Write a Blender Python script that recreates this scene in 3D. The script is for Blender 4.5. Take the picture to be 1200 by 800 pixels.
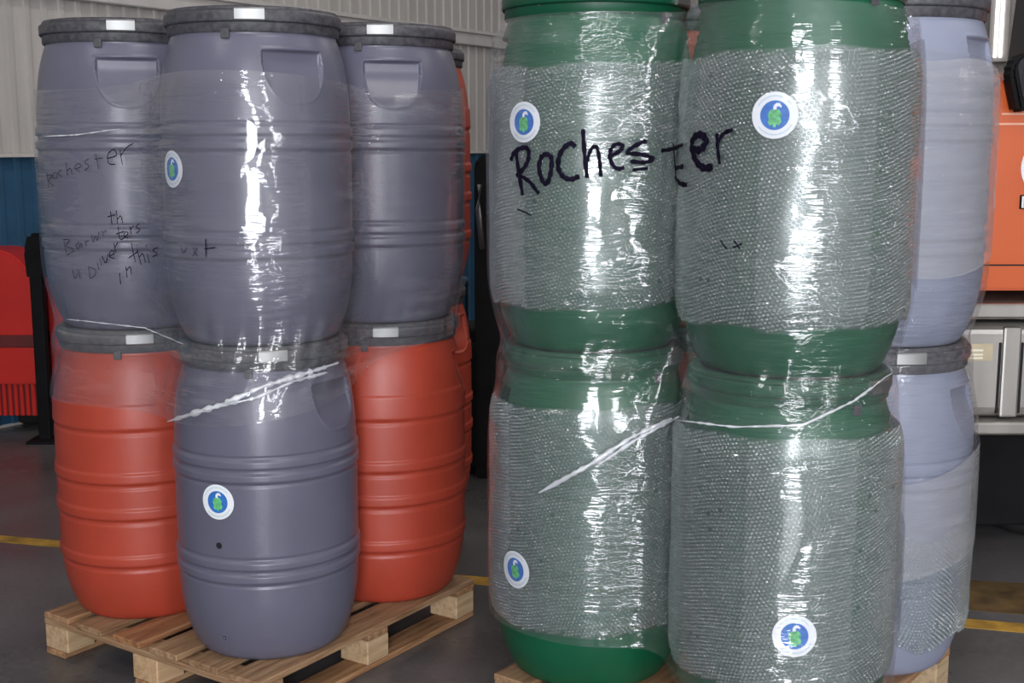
import bpy, bmesh, math, random
from mathutils import Vector, Matrix
R = random.Random(7)
for o in list(bpy.data.objects): bpy.data.objects.remove(o)
scn = bpy.context.scene
C = scn.collection
pi = math.pi

# ------------------------------------------------------------------ camera
F_PX, CAM_H, PITCH = 1461.24, 1.7127, 0.1555
cam = bpy.data.cameras.new('camera'); cam.sensor_width = 36; cam.lens = F_PX / 1200 * 36
cam.clip_start = .05; cam.clip_end = 200
camo = bpy.data.objects.new('camera', cam); C.objects.link(camo)
camo.location = (0, 0, CAM_H); camo.rotation_euler = (pi / 2 - PITCH, 0, 0)
scn.camera = camo

# ------------------------------------------------------------------ world, light, exposure
PHI = 0.585                                   # the hall runs at this angle to the view
U = Vector((math.sin(PHI), math.cos(PHI), 0)) # along the hall
W = Vector((-math.cos(PHI), math.sin(PHI), 0))# across the hall
HALL = pi / 2 - PHI
def hall(a, b, z=0): return U * a + W * b + Vector((0, 0, z))
wd = bpy.data.worlds.new('world'); scn.world = wd; wd.use_nodes = True
wd.node_tree.nodes['Background'].inputs[0].default_value = (.75, .85, 1, 1)
wd.node_tree.nodes['Background'].inputs[1].default_value = 1.0
def area(name, a, b, z, sx, sy, rot, energy, col):
    l = bpy.data.lights.new(name, 'AREA'); l.shape = 'RECTANGLE'; l.size = sx; l.size_y = sy
    l.energy = energy; l.color = col
    o = bpy.data.objects.new(name, l); C.objects.link(o); o.location = hall(a, b, z); o.rotation_euler = rot
    return o
# daylight through the open dock door behind the camera, and the tall side window
DOOR_A, DOOR_B = -5.0, -3.3
area('door_daylight', DOOR_A - .1, DOOR_B, 2.45, 2.3, 4.1, (pi / 2, 0, HALL - pi / 2), 760, (.93, .96, 1))
area('window_daylight', -2.3, -6.05, 2.9, 1.1, 2.2, (pi / 2, 0, HALL), 150, (.93, .96, 1))
scn.view_settings.view_transform = 'Standard'; scn.view_settings.look = 'None'
scn.view_settings.exposure = 0.0; scn.view_settings.gamma = 1.0
scn.view_settings.use_curve_mapping = False
scn.cycles.transparent_max_bounces = 16
scn.cycles.max_bounces = 7

# ------------------------------------------------------------------ materials
def new_mat(name):
    m = bpy.data.materials.new(name); m.use_nodes = True
    return m, m.node_tree.nodes, m.node_tree.links
def coords(n, l, scale, rot=(0, 0, 0), uv=False):
    tc = n.new('ShaderNodeTexCoord'); mp = n.new('ShaderNodeMapping')
    l.new(tc.outputs['UV' if uv else 'Object'], mp.inputs[0])
    mp.inputs['Scale'].default_value = scale; mp.inputs['Rotation'].default_value = rot
    return mp.outputs[0]
def noise(n, l, vec, scale=1, detail=3, rough=.5):
    t = n.new('ShaderNodeTexNoise'); t.inputs['Scale'].default_value = scale
    t.inputs['Detail'].default_value = detail; t.inputs['Roughness'].default_value = rough
    l.new(vec, t.inputs['Vector']); return t.outputs[0]
def ramp(n, l, fac, *stops):
    r = n.new('ShaderNodeValToRGB'); e = r.color_ramp.elements
    while len(e) < len(stops): e.new(.5)
    for k, (p, c) in enumerate(stops): e[k].position = p; e[k].color = (*c, 1) if len(c) == 3 else c
    l.new(fac, r.inputs[0]); return r.outputs[0]
def math_node(n, l, op, a, b=None, clamp=False):
    t = n.new('ShaderNodeMath'); t.operation = op; t.use_clamp = clamp
    for k, v in enumerate((a, b)):
        if v is None: continue
        if isinstance(v, (int, float)): t.inputs[k].default_value = v
        else: l.new(v, t.inputs[k])
    return t.outputs[0]
def surf(name, col, rough=.5, metal=0, var=.06, scale=6, bump=.0, bscale=60, spec=.5, coat=0, stretch=(1, 1, 1)):
    m, n, l = new_mat(name); b = n['Principled BSDF']
    v = noise(n, l, coords(n, l, stretch), scale, 4)
    lo = tuple(max(0, c * (1 - var * 2)) for c in col); hi = tuple(min(1, c * (1 + var * 2)) for c in col)
    l.new(ramp(n, l, v, (.3, lo), (.7, hi)), b.inputs['Base Color'])
    b.inputs['Roughness'].default_value = rough; b.inputs['Metallic'].default_value = metal
    b.inputs['Specular IOR Level'].default_value = spec; b.inputs['Coat Weight'].default_value = coat
    if bump:
        bp = n.new('ShaderNodeBump'); bp.inputs['Strength'].default_value = bump; bp.inputs['Distance'].default_value = .002
        l.new(noise(n, l, coords(n, l, (1, 1, 1)), bscale, 2), bp.inputs['Height']); l.new(bp.outputs[0], b.inputs['Normal'])
    return m
M = {}
M['grey'] = surf('grey_plastic', (.125, .122, .172), .33, var=.03, bump=.12, bscale=90)
M['orange'] = surf('orange_plastic', (.40, .052, .028), .42, var=.04, bump=.12, bscale=90)
M['green'] = surf('green_plastic', (.004, .088, .040), .40, var=.05, bump=.12, bscale=90)
M['lavender'] = surf('lavender_plastic', (.25, .27, .36), .45, var=.03, bump=.12, bscale=90)
M['lid'] = surf('lid_plastic', (.068, .066, .077), .5, var=.2, scale=60, bump=.3, bscale=200)
M['lid_green'] = surf('green_lid_plastic', (.004, .070, .033), .42, var=.08)
M['steel'] = surf('bright_steel', (.34, .34, .34), .5, 1, var=.05)
M['hole'] = surf('dark_hole', (.006, .006, .008), .8)
M['black'] = surf('black_paint', (.004, .004, .005), .7, var=.3, spec=.2)
M['black_rub'] = surf('black_rubber', (.012, .012, .012), .8, var=.3, bump=.4)
M['white_paper'] = surf('white_paper', (.80, .82, .86), .5, var=.02)
M['blue_ink'] = surf('blue_ink', (.03, .16, .52), .5, var=.08, scale=60)
M['green_ink'] = surf('green_ink', (.13, .50, .20), .5, var=.2, scale=90)
M['pale_ink'] = surf('pale_ink', (.42, .56, .62), .5)
M['marker'] = surf('black_marker', (.006, .004, .014), .8, var=.3, scale=80, spec=.1)
M['marker_faint'] = surf('faint_marker', (.035, .033, .05), .8, var=.3, scale=80, spec=.1)
M['red'] = surf('red_paint', (.60, .022, .016), .4, var=.06, scale=2)
M['red_dark'] = surf('dark_red_band', (.14, .015, .015), .5)
M['truck'] = surf('orange_paint', (.62, .115, .030), .25, var=.03, scale=2, coat=.5)
M['seam'] = surf('pale_edge', (.80, .42, .30), .3)
M['alu'] = surf('brushed_metal', (.52, .50, .47), .34, .85, var=.1, scale=5, stretch=(1, 1, .2))
M['tag'] = surf('tag_paper', (.52, .44, .30), .6, var=.1)
M['tag_line'] = surf('tag_print', (.80, .76, .62), .6)
M['glass_dark'] = surf('dark_glass', (.02, .018, .024), .08, var=.1)
M['wall'] = surf('pale_sheet_metal', (.50, .47, .445), .5, var=.05, scale=3, stretch=(3, 3, .3), bump=.05)
M['wall_blue'] = surf('blue_sheet_metal', (.022, .085, .165), .5, var=.08, scale=4)
M['trim'] = surf('pale_trim', (.60, .57, .55), .45, var=.04)
M['ceiling'] = surf('ceiling_panels', (.55, .55, .55), .7, var=.04)
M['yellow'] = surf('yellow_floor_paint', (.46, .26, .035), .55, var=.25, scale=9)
M['brown'] = surf('brown_floor_stripe', (.10, .060, .020), .6, var=.3, scale=9)
def floor_mat():
    m, n, l = new_mat('sealed_concrete'); b = n['Principled BSDF']
    v = noise(n, l, coords(n, l, (1, 1, 1)), 1.1, 6, .6); v2 = noise(n, l, coords(n, l, (1, 1, 1)), 45, 3)
    c1 = ramp(n, l, v, (.3, (.080, .074, .076)), (.55, (.135, .128, .132)), (.75, (.185, .170, .160)))
    mx = n.new('ShaderNodeMixRGB'); mx.blend_type = 'MULTIPLY'; mx.inputs[0].default_value = .5
    l.new(c1, mx.inputs[1]); l.new(ramp(n, l, v2, (.3, (.6, .6, .6)), (.7, (1, 1, 1))), mx.inputs[2])
    l.new(mx.outputs[0], b.inputs['Base Color'])
    l.new(ramp(n, l, v, (.3, (.22,) * 3), (.7, (.42,) * 3)), b.inputs['Roughness'])
    return m
M['floor'] = floor_mat()
def wood_mat(name, a, c, d):
    m, n, l = new_mat(name); b = n['Principled BSDF']
    oi = n.new('ShaderNodeObjectInfo'); tc = n.new('ShaderNodeTexCoord'); mp = n.new('ShaderNodeMapping')
    l.new(tc.outputs['Object'], mp.inputs[0]); mp.inputs['Scale'].default_value = (2, 22, 22)
    cb = n.new('ShaderNodeCombineXYZ'); l.new(math_node(n, l, 'MULTIPLY', oi.outputs['Random'], 40), cb.inputs[0]); l.new(cb.outputs[0], mp.inputs['Location'])
    g = noise(n, l, mp.outputs[0], 2.2, 6, .65)
    grain = ramp(n, l, g, (.28, a), (.5, c), (.72, d))
    mx = n.new('ShaderNodeMixRGB'); mx.blend_type = 'MULTIPLY'; mx.inputs[0].default_value = .75
    l.new(grain, mx.inputs[1])
    l.new(ramp(n, l, oi.outputs['Random'], (0, (.95, .62, .44)), (.35, (1, .95, .9)), (.6, (.72, .68, .66)), (.85, (1, .78, .6)), (1, (.9, .95, .95))), mx.inputs[2])
    l.new(mx.outputs[0], b.inputs['Base Color']); b.inputs['Roughness'].default_value = .75
    bp = n.new('ShaderNodeBump'); bp.inputs['Strength'].default_value = .35; bp.inputs['Distance'].default_value = .002
    l.new(g, bp.inputs['Height']); l.new(bp.outputs[0], b.inputs['Normal'])
    return m
M['wood'] = wood_mat('pine_board', (.15, .075, .036), (.36, .215, .115), (.50, .35, .21))
M['block'] = wood_mat('pine_block', (.36, .25, .14), (.56, .42, .26), (.66, .52, .35))

def film_mat(name, haze, gloss, wr=.5, tint=(.86, .88, .93), streak=.6, fine=.9):
    """Clear stretch film: see-through, glossy, with pulled wrinkles and milky streaks."""
    m, n, l = new_mat(name)
    out = n['Material Output']; n.remove(n['Principled BSDF'])
    def wave(sx, sy, ang, sc=1, det=3):
        return noise(n, l, coords(n, l, (sx, sy, 1), (0, 0, ang), uv=True), sc, det, .55)
    w1 = wave(3.0, 15, .16); w2 = wave(4, 26, -.42); w3 = wave(13, 3.0, .1); w4 = wave(9, 70, .10, 1, 3)
    ridge = math_node(n, l, 'ABSOLUTE', math_node(n, l, 'SUBTRACT', w2, .5))
    h = math_node(n, l, 'ADD', math_node(n, l, 'ADD', w1, math_node(n, l, 'MULTIPLY', ridge, -1.4)),
                  math_node(n, l, 'ADD', math_node(n, l, 'MULTIPLY', w3, .7), math_node(n, l, 'MULTIPLY', w4, fine)))
    area_ = wave(2.6, 3.4, .3, 1, 3)
    hm = math_node(n, l, 'MULTIPLY', h, ramp(n, l, area_, (.40, (.10,) * 3), (.66, (1,) * 3)))
    bp = n.new('ShaderNodeBump'); bp.inputs['Strength'].default_value = wr; bp.inputs['Distance'].default_value = .012
    l.new(hm, bp.inputs['Height'])
    gl = n.new('ShaderNodeBsdfGlossy'); gl.inputs['Roughness'].default_value = .07; gl.inputs['Color'].default_value = (1, 1, 1, 1)
    l.new(bp.outputs[0], gl.inputs['Normal'])
    df = n.new('ShaderNodeBsdfDiffuse'); df.inputs['Color'].default_value = (*tint, 1)
    tr = n.new('ShaderNodeBsdfTransparent'); tr.inputs['Color'].default_value = (.97, .97, .98, 1)
    st = math_node(n, l, 'MULTIPLY', ramp(n, l, w2, (.45, (0,) * 3), (.72, (1,) * 3)), ramp(n, l, area_, (.4, (.1,) * 3), (.7, (1,) * 3)))
    hz = math_node(n, l, 'ADD', haze, math_node(n, l, 'MULTIPLY', st, haze * streak * 4), True)
    m1 = n.new('ShaderNodeMixShader'); l.new(hz, m1.inputs[0]); l.new(tr.outputs[0], m1.inputs[1]); l.new(df.outputs[0], m1.inputs[2])
    lw = n.new('ShaderNodeFresnel'); lw.inputs['IOR'].default_value = 1.5; l.new(bp.outputs[0], lw.inputs['Normal'])
    fg = math_node(n, l, 'MULTIPLY', lw.outputs[0], gloss, True)
    fg = math_node(n, l, 'MINIMUM', fg, .22)
    m2 = n.new('ShaderNodeMixShader'); l.new(fg, m2.inputs[0]); l.new(m1.outputs[0], m2.inputs[1]); l.new(gl.outputs[0], m2.inputs[2])
    l.new(m2.outputs[0], out.inputs[0])
    return m
M['film'] = film_mat('stretch_film', .034, 1.7, .75)
M['film_thick'] = film_mat('stretch_film_thick', .026, 1.7, .85, streak=.35, fine=1.7)
M['film_milky'] = film_mat('milky_film', .25, 1.2, .9, (.60, .60, .62), .25)
M['rope'] = film_mat('gathered_film', .42, 2.5, .8)
def clear_mat(name, opac, rough, fr, col=(.84, .90, .92), rim=0):
    m, n, l = new_mat(name); out = n['Material Output']; n.remove(n['Principled BSDF'])
    df = n.new('ShaderNodeBsdfDiffuse'); df.inputs['Color'].default_value = (*col, 1)
    tr = n.new('ShaderNodeBsdfTransparent'); tr.inputs['Color'].default_value = (.95, .98, .97, 1)
    gl = n.new('ShaderNodeBsdfGlossy'); gl.inputs['Roughness'].default_value = rough
    v = noise(n, l, coords(n, l, (1, 1, 1)), 7, 3)
    op = math_node(n, l, 'MULTIPLY', ramp(n, l, v, (.3, (.75,) * 3), (.7, (1.25,) * 3)), opac, True)
    if rim:
        lw = n.new('ShaderNodeLayerWeight'); lw.inputs['Blend'].default_value = .5
        op = math_node(n, l, 'ADD', op, math_node(n, l, 'MULTIPLY', math_node(n, l, 'POWER', lw.outputs['Facing'], 1.6), rim), True)
    m1 = n.new('ShaderNodeMixShader'); l.new(op, m1.inputs[0]); l.new(tr.outputs[0], m1.inputs[1]); l.new(df.outputs[0], m1.inputs[2])
    fz = n.new('ShaderNodeFresnel'); fz.inputs['IOR'].default_value = 1.5
    m2 = n.new('ShaderNodeMixShader'); l.new(math_node(n, l, 'MINIMUM', math_node(n, l, 'MULTIPLY', fz.outputs[0], fr), .6), m2.inputs[0])
    l.new(m1.outputs[0], m2.inputs[1]); l.new(gl.outputs[0], m2.inputs[2]); l.new(m2.outputs[0], out.inputs[0])
    return m
M['bubble_sheet'] = clear_mat('bubble_sheet', .04, .27, 2.2)
M['bubble'] = clear_mat('bubble_dome', .05, .15, 4.6, (.74, .88, .88), rim=.55)
def glow_mat(name, col, s):
    m, n, l = new_mat(name); b = n['Principled BSDF']
    b.inputs['Emission Color'].default_value = (*col, 1); b.inputs['Emission Strength'].default_value = s
    return m
M['pane'] = glow_mat('daylit_pane', (1, 1, 1), 2.2)
M['lamp'] = glow_mat('lamp_tube', (1, .97, .92), 4)

# ------------------------------------------------------------------ object helpers
def link(name, me, parent=None, mat=None, loc=None, rotz=None):
    o = bpy.data.objects.new(name, me); C.objects.link(o)
    if mat is not None and me is not None and not me.materials: me.materials.append(M[mat])
    if parent: o.parent = parent
    if loc is not None: o.location = loc
    if rotz is not None: o.rotation_euler = (0, 0, rotz)
    return o
def tag(o, label, cat, group=None):
    o['label'] = label; o['category'] = cat
    if group: o['group'] = group
    return o
def thing(name, label, cat, loc=(0, 0, 0), rotz=0, group=None):
    return tag(link(name, None, None, None, loc, rotz), label, cat, group)
def data(name, vs, fs, smooth=True, uvs=None):
    me = bpy.data.meshes.new(name); me.from_pydata([tuple(v) for v in vs], [], fs)
    if smooth: me.polygons.foreach_set('use_smooth', [True] * len(me.polygons))
    if uvs:
        lay = me.uv_layers.new(name='UVMap'); idx = [0] * len(me.loops); me.loops.foreach_get('vertex_index', idx)
        lay.data.foreach_set('uv', [c for i in idx for c in uvs[i]])
    me.update(); return me
def box(x0, x1, y0, y1, z0, z1, bev=.0, seg=2, name='box'):
    bm = bmesh.new(); bmesh.ops.create_cube(bm, size=1)
    for v in bm.verts: v.co = Vector(((x0 + x1) / 2 + v.co.x * (x1 - x0), (y0 + y1) / 2 + v.co.y * (y1 - y0), (z0 + z1) / 2 + v.co.z * (z1 - z0)))
    if bev: bmesh.ops.bevel(bm, geom=bm.edges[:], offset=bev, segments=seg, affect='EDGES', profile=.5)
    me = bpy.data.meshes.new(name); bm.to_mesh(me); bm.free()
    return me
def lathe(prof, n=64, a0=0, a1=2 * pi):
    full = abs(a1 - a0 - 2 * pi) < 1e-6; cols = n if full else n + 1
    vs = [(r * math.cos(a0 + (a1 - a0) * i / n), r * math.sin(a0 + (a1 - a0) * i / n), z) for z, r in prof for i in range(cols)]
    fs = [(j * cols + i, j * cols + (i + 1) % cols, (j + 1) * cols + (i + 1) % cols, (j + 1) * cols + i) for j in range(len(prof) - 1) for i in range(n)]
    return vs, fs
def prism(pts, y0, y1, bev=0, name='prism'):
    """Outline in x,z given thickness along y."""
    bm = bmesh.new()
    f = bm.faces.new([bm.verts.new((x, y0, z)) for x, z in pts])
    r = bmesh.ops.extrude_face_region(bm, geom=[f])
    for v in r['geom']:
        if isinstance(v, bmesh.types.BMVert): v.co.y = y1
    bmesh.ops.recalc_face_normals(bm, faces=bm.faces[:])
    if bev: bmesh.ops.bevel(bm, geom=[e for e in bm.edges], offset=bev, segments=2, affect='EDGES')
    me = bpy.data.meshes.new(name); bm.to_mesh(me); bm.free(); return me
def tube_mesh(pts, rad, sides=8, name='tube'):
    vs, fs = [], []
    for k, p in enumerate(pts):
        t = (pts[min(k + 1, len(pts) - 1)] - pts[max(k - 1, 0)]).normalized()
        a = t.cross(Vector((0, 0, 1)))
        a = a.normalized() if a.length > 1e-4 else Vector((1, 0, 0)); b = t.cross(a)
        r = rad[k] if isinstance(rad, list) else rad
        for i in range(sides):
            an = 2 * pi * i / sides; vs.append(p + a * (r * math.cos(an)) + b * (r * math.sin(an)))
    for k in range(len(pts) - 1):
        for i in range(sides): fs.append((k * sides + i, k * sides + (i + 1) % sides, (k + 1) * sides + (i + 1) % sides, (k + 1) * sides + i))
    fs.append(tuple(range(sides))[::-1]); fs.append(tuple((len(pts) - 1) * sides + i for i in range(sides)))
    return data(name, vs, fs)
def sm(a, b, x):
    t = min(1, max(0, (x - a) / (b - a))); return t * t * (3 - 2 * t)

# ------------------------------------------------------------------ the hall
def struct(name, me, mat, loc=(0, 0, 0), rotz=HALL):
    o = link(name, me, None, mat, loc, rotz); o['kind'] = 'structure'; return o
A0, A1, B0, B1, ZC = -5.0, 13.0, -6.0, 6.7, 5.6
struct('floor', box(A0 - .2, A1 + .2, B0 - .2, B1 + .2, -.2, 0), 'floor')
struct('ceiling', box(A0 - .2, A1 + .2, B0 - .2, B1 + .2, ZC, ZC + .15), 'ceiling')
wl = struct('wall_left', box(A0, A1, B1 + .05, B1 + .2, 0, ZC), 'wall')
wb = struct('wall_back', box(A1 + .05, A1 + .2, B0, B1, 0, ZC), 'wall')
# front wall with the dock door opening, right wall with a window opening
def wall_with_hole(name, axis, lo, hi, h0, h1, z0, z1, c0, c1):
    bm = bmesh.new()
    for (p, q, a, b) in ((lo, h0, 0, ZC), (h1, hi, 0, ZC), (h0, h1, z1, ZC), (h0, h1, 0, z0)):
        if b - a < .01: continue
        r = bmesh.ops.create_cube(bm, size=1)
        for v in r['verts']:
            s = (p + q) / 2 + v.co.x * (q - p); t = (c0 + c1) / 2 + v.co.y * (c1 - c0); z = (a + b) / 2 + v.co.z * (b - a)
            v.co = Vector((t, s, z)) if axis == 'b' else Vector((s, t, z))
    me = bpy.data.meshes.new(name); bm.to_mesh(me); bm.free(); return struct(name, me, 'wall')
wall_with_hole('wall_front', 'b', B0, B1, DOOR_B - 1.15, DOOR_B + 1.15, 0, 4.5, A0 - .2, A0 - .02)
wall_with_hole('wall_right', 'a', A0, A1, -2.85, -1.75, 1.8, 4.0, B0 - .2, B0 - .02)
# ribbed cladding sheets, one metre each
def cladding(w=1.0, z0=1.66, z1=5.6):
    prof = []; x = 0; k = 8; s = w / k
    for i in range(k):
        prof += [(x, 0), (x + s * .62, 0), (x + s * .68, .014), (x + s * .94, .014)]; x += s
    prof.append((w - .004, 0))
    vs = [(px, -d, z) for z in (z0, z1) for px, d in prof]; n_ = len(prof)
    return data('cladding', vs, [(i, i + 1, n_ + i + 1, n_ + i) for i in range(n_ - 1)], False)
clad = cladding(); clad.materials.append(M['wall'])
blue = cladding(1.0, .02, 1.645); blue.materials.append(M['wall_blue'])
for k in range(int(A1 - A0)):
    link('cladding_sheet', clad, wl, None, (A0 + k, B1 + .045, 0)); link('blue_sheet', blue, wl, None, (A0 + k, B1 + .045, 0))
for k in range(int(B1 - B0)):
    link('cladding_sheet', clad, wb, None, (A1 + .045, B1 - k, 0), -pi / 2); link('blue_sheet', blue, wb, None, (A1 + .045, B1 - k, 0), -pi / 2)
# horizontal rail along the wall
t1 = struct('trim_1', box(A0, A1 - .1, B1 - .05, B1 + .03, 2.61, 2.73, .01), 'trim')
link('rail_lip', box(A0, A1 - .1, B1 - .09, B1 - .05, 2.71, 2.74, .004), t1, 'trim')
t2 = struct('trim_2', box(A0, A1 - .1, B1 - .03, B1 + .03, 1.645, 1.665, .003), 'trim')
# bright narrow window strip in the back wall
sa = A1 - .02
def on_back(xy):   # b coordinate on the back wall seen along a ground direction x/y
    d = Vector((xy, 1, 0)); t = (A1 - .05) / d.dot(U); return (d * t).dot(W)
b_hi, b_lo = on_back((1160.5 - 600) / 1461 * .985), on_back((1170 - 600) / 1461 * .985)
w1 = struct('window_1', box(sa - .06, sa + .04, b_lo - .05, b_hi + .05, 2.52, 5.4), 'trim')
mid = (b_lo + b_hi) / 2
for q0, q1 in ((b_lo, mid - .012), (mid + .012, b_hi)):
    link('pane', box(sa - .075, sa - .05, q0, q1, 2.56, 5.35), w1, 'pane')
# painted yellow floor line, and a wide brown stripe
def at_floor(px, py, z=0):
    d = Vector(((px - 600) / F_PX, math.cos(PITCH) + (400 - py) / F_PX * math.sin(PITCH), -math.sin(PITCH) + (400 - py) / F_PX * math.cos(PITCH)))
    t = (z - CAM_H) / d.z; return Vector((0, 0, CAM_H)) + d * t
def floor_strip(name, a, b, c, d, mat, label):
    p = [at_floor(*q) for q in (a, b, c, d)]
    vs = [(q.x, q.y, z) for z in (.0005, .0025) for q in p]
    me = data(name, vs, [(3, 2, 1, 0), (4, 5, 6, 7), (0, 1, 5, 4), (1, 2, 6, 5), (2, 3, 7, 6), (3, 0, 4, 7)], False)
    o = struct(name, me, mat, rotz=0); o['label'] = label
floor_strip('floor_marking', (-250, 606), (1500, 757), (1500, 768), (-250, 613), 'yellow', 'worn yellow line painted across the grey floor behind the pallets')
floor_strip('floor_marking', (1000, 672), (1500, 702), (1500, 745), (1000, 704), 'brown', 'wide brownish yellow stripe on the floor beneath the orange truck')  # wide mottled brown strip beyond the yellow line
# ceiling lamps
for k, (a, b) in enumerate(((2.0, 0.5), (6.0, 3.4), (6.0, -2.6), (10.0, .5), (-2, 3))):
    t = thing('ceiling_lamp', 'long white ceiling lamp hanging under the hall roof', 'lamp', hall(a, b, ZC - .25), HALL, 'ceiling lamps out of view above')
    link('housing', box(-.75, .75, -.09, .09, 0, .08, .01), t, 'trim')
    link('tube', box(-.72, .72, -.05, .05, -.03, .0, .01), t, 'lamp')
    link('hanger', box(-.01, .01, -.01, .01, .08, .25), t, 'black')
    l = bpy.data.lights.new('lamp_light', 'AREA'); l.shape = 'RECTANGLE'; l.size = 1.4; l.size_y = .1; l.energy = 42; l.color = (1, .95, .9)
    lo = bpy.data.objects.new('lamp_light', l); C.objects.link(lo); lo.parent = t; lo.location = (0, 0, -.045)

# ------------------------------------------------------------------ barrels
H = .98
def interp(pts, z):
    for (z0, r0), (z1, r1) in zip(pts, pts[1:]):
        if z <= z1: return r0 + (r1 - r0) * ((z - z0) / (z1 - z0))
    return pts[-1][1]
def smooth_profile(keys):
    """Catmull-Rom through (z, r) keys."""
    out = []
    for i in range(len(keys) - 1):
        p0 = keys[max(i - 1, 0)]; p1 = keys[i]; p2 = keys[i + 1]; p3 = keys[min(i + 2, len(keys) - 1)]
        for k in range(24):
            t = k / 24
            out.append(tuple(.5 * (2 * p1[c] + (p2[c] - p0[c]) * t + (2 * p0[c] - 5 * p1[c] + 4 * p2[c] - p3[c]) * t * t + (3 * p1[c] - p0[c] - 3 * p2[c] + p3[c]) * t ** 3) for c in (0, 1)))
    out.append(keys[-1]); return out
BASE = smooth_profile([(.0, .222), (.012, .234), (.04, .248), (.09, .265), (.15, .277), (.22, .283), (.32, .285), (.50, .286), (.64, .285), (.72, .282), (.78, .276), (.83, .268), (.87, .258), (.895, .250), (.905, .247), (.96, .247)])
def plateau(z, a, b, e): return sm(a - e, a, z) * (1 - sm(b, b + e, z))
def r_double(z):
    r = interp(BASE, z)
    for zc in (.610, .297):
        r += .0055 * plateau(z, zc + .011, zc + .030, .006) + .0055 * plateau(z, zc - .030, zc - .011, .006) - .003 * plateau(z, zc - .006, zc + .006, .004)
        r -= .003 * (plateau(z, zc + .040, zc + .044, .004) + plateau(z, zc - .044, zc - .040, .004))
    return r
def r_single(z):
    r = interp(BASE, z)
    r += .004 * plateau(z, .665, .735, .010) - .003 * plateau(z, .645, .652, .006)
    for zc in (.495, .375, .215):
        r += .0055 * plateau(z, zc - .010, zc + .014, .009) - .0035 * plateau(z, zc - .030, zc - .022, .007)
    return r
def barrel_mesh(name, rf, handle=True):
    zs = []; z = 0
    while z < .9601: zs.append(z); z += .0035
    ang = []
    for c in (0, pi):
        ang += [c + math.radians(-26 + 52 * i / 110) for i in range(110)]
        ang += [c + math.radians(26 + 128 * i / 70) for i in range(70)]
    n_ = len(ang); vs = []
    for z in zs:
        r0 = rf(z)
        for a in ang:
            r = r0
            if handle and .66 < z < .88:
                th = math.atan2(math.sin(a), math.cos(a))
                if abs(th) > pi / 2: th = math.atan2(math.sin(a - pi), math.cos(a - pi))
                s = abs(th) * .272
                if s < .12:
                    # D-shaped outline: flat top, rounded belly
                    bot = .858 - .148 * max(0, 1 - (s / .102) ** 2.8) ** .5 if s < .102 else .87
                    edge = min((z - bot), (.858 - z), (.102 - s))
                    k = sm(-.001, .006, edge)
                    lip = sm(-.010, -.002, edge) * (1 - k)
                    tgt = (.238 + .044 * sm(.83, .705, z)) / max(.5, math.cos(th))
                    r = r0 + .0022 * lip - k * max(0, r0 - min(r0, tgt))
            vs.append((r * math.cos(a), r * math.sin(a), z))
    fs = [(j * n_ + i, j * n_ + (i + 1) % n_, (j + 1) * n_ + (i + 1) % n_, (j + 1) * n_ + i) for j in range(len(zs) - 1) for i in range(n_)]
    fs.append(tuple(range(n_))[::-1])
    return data(name, vs, fs)
body_double = barrel_mesh('barrel_body', r_double)
body_single = barrel_mesh('ringed_barrel_body', r_single)
lv, lf = lathe([(.952, .0), (.952, .20), (.957, .212), (.972, .222), (.980, .235), (.980, .250), (.974, .254), (.912, .2555), (.906, .250)], 96)
lid_me = data('lid', lv, lf)
rv, rf_ = lathe([(.938, .2545), (.934, .260), (.940, .2635), (.950, .2625), (.958, .2635), (.966, .262), (.970, .257), (.968, .254)], 96)
ring_me = data('clamp_ring', rv, rf_)
def latch_mesh():
    vs, fs = lathe([(.936, .262), (.936, .271), (.940, .2735), (.968, .2735), (.972, .271), (.972, .262)], 14, -.155, .155)
    n_ = 15; m_ = 6
    fs.append(tuple(j * n_ for j in range(m_))); fs.append(tuple(j * n_ + n_ - 1 for j in range(m_))[::-1])
    return data('latch', vs, fs, False)
latch_me = latch_mesh()
lug_me = box(.2515, .2600, -.012, .012, .888, .916, .002)
tick_me = box(.2535, .2575, -.0035, .0035, .93, .972, .001)
def solo(me, mat):
    m = me.copy(); m.materials.clear(); m.materials.append(M[mat]); return m
BODY = {}
def barrel(label, colour, xy, z, turn, lidmat='lid', latch_at=None, group=None, name='plastic_barrel'):
    """turn: direction (radians, world) that the handle faces; latch_at: direction of the latch."""
    t = thing(name, label, 'barrel', (xy[0], xy[1], z), turn, group)
    key = colour
    if key not in BODY: BODY[key] = solo(body_single if colour == 'orange' else body_double, colour)
    link('body', BODY[key], t)
    lk = 'lid_' + lidmat
    if lk not in BODY: BODY[lk] = solo(lid_me, lidmat); BODY['r' + lk] = solo(ring_me, lidmat)
    ld = link('lid', BODY[lk], t)
    cr = link('clamp_ring', BODY['r' + lk], t)
    la = (latch_at if latch_at is not None else turn + .3) - turn
    link('latch', latch_me, cr, 'steel', None, la)
    link('lug', lug_me, ld, lidmat if lidmat != 'x' else 'lid', None, la - .28)
    for k in range(8): link('rib', tick_me, ld, 'lid', None, la + .52 + k * (2 * pi - .9) / 8)
    return t
def facing(xy, off=0):      # direction from a point to the camera, turned by off (positive: to the photo's right)
    return math.atan2(-xy[1], -xy[0]) + off
PL = Vector((math.sin(.5927), math.cos(.5927))); WL_ = Vector((-math.cos(.5927), math.sin(.5927)))
Fp = Vector((-.782, 3.8751)); Rp = Fp + .585 * PL; Lp = Fp + .597 * WL_; Bp = Rp + .597 * WL_
ZP = .146
PG = Vector((math.sin(.6674), math.cos(.6674))); WG = Vector((-math.cos(.6674), math.sin(.6674)))
Gp = Vector((.7256, 3.2248)); Vp = Gp + .605 * PG; Kp = Gp + .6255 * WG; Mp = Kp + .605 * PG
Xp = Vector((-.462, 5.32))
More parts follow.
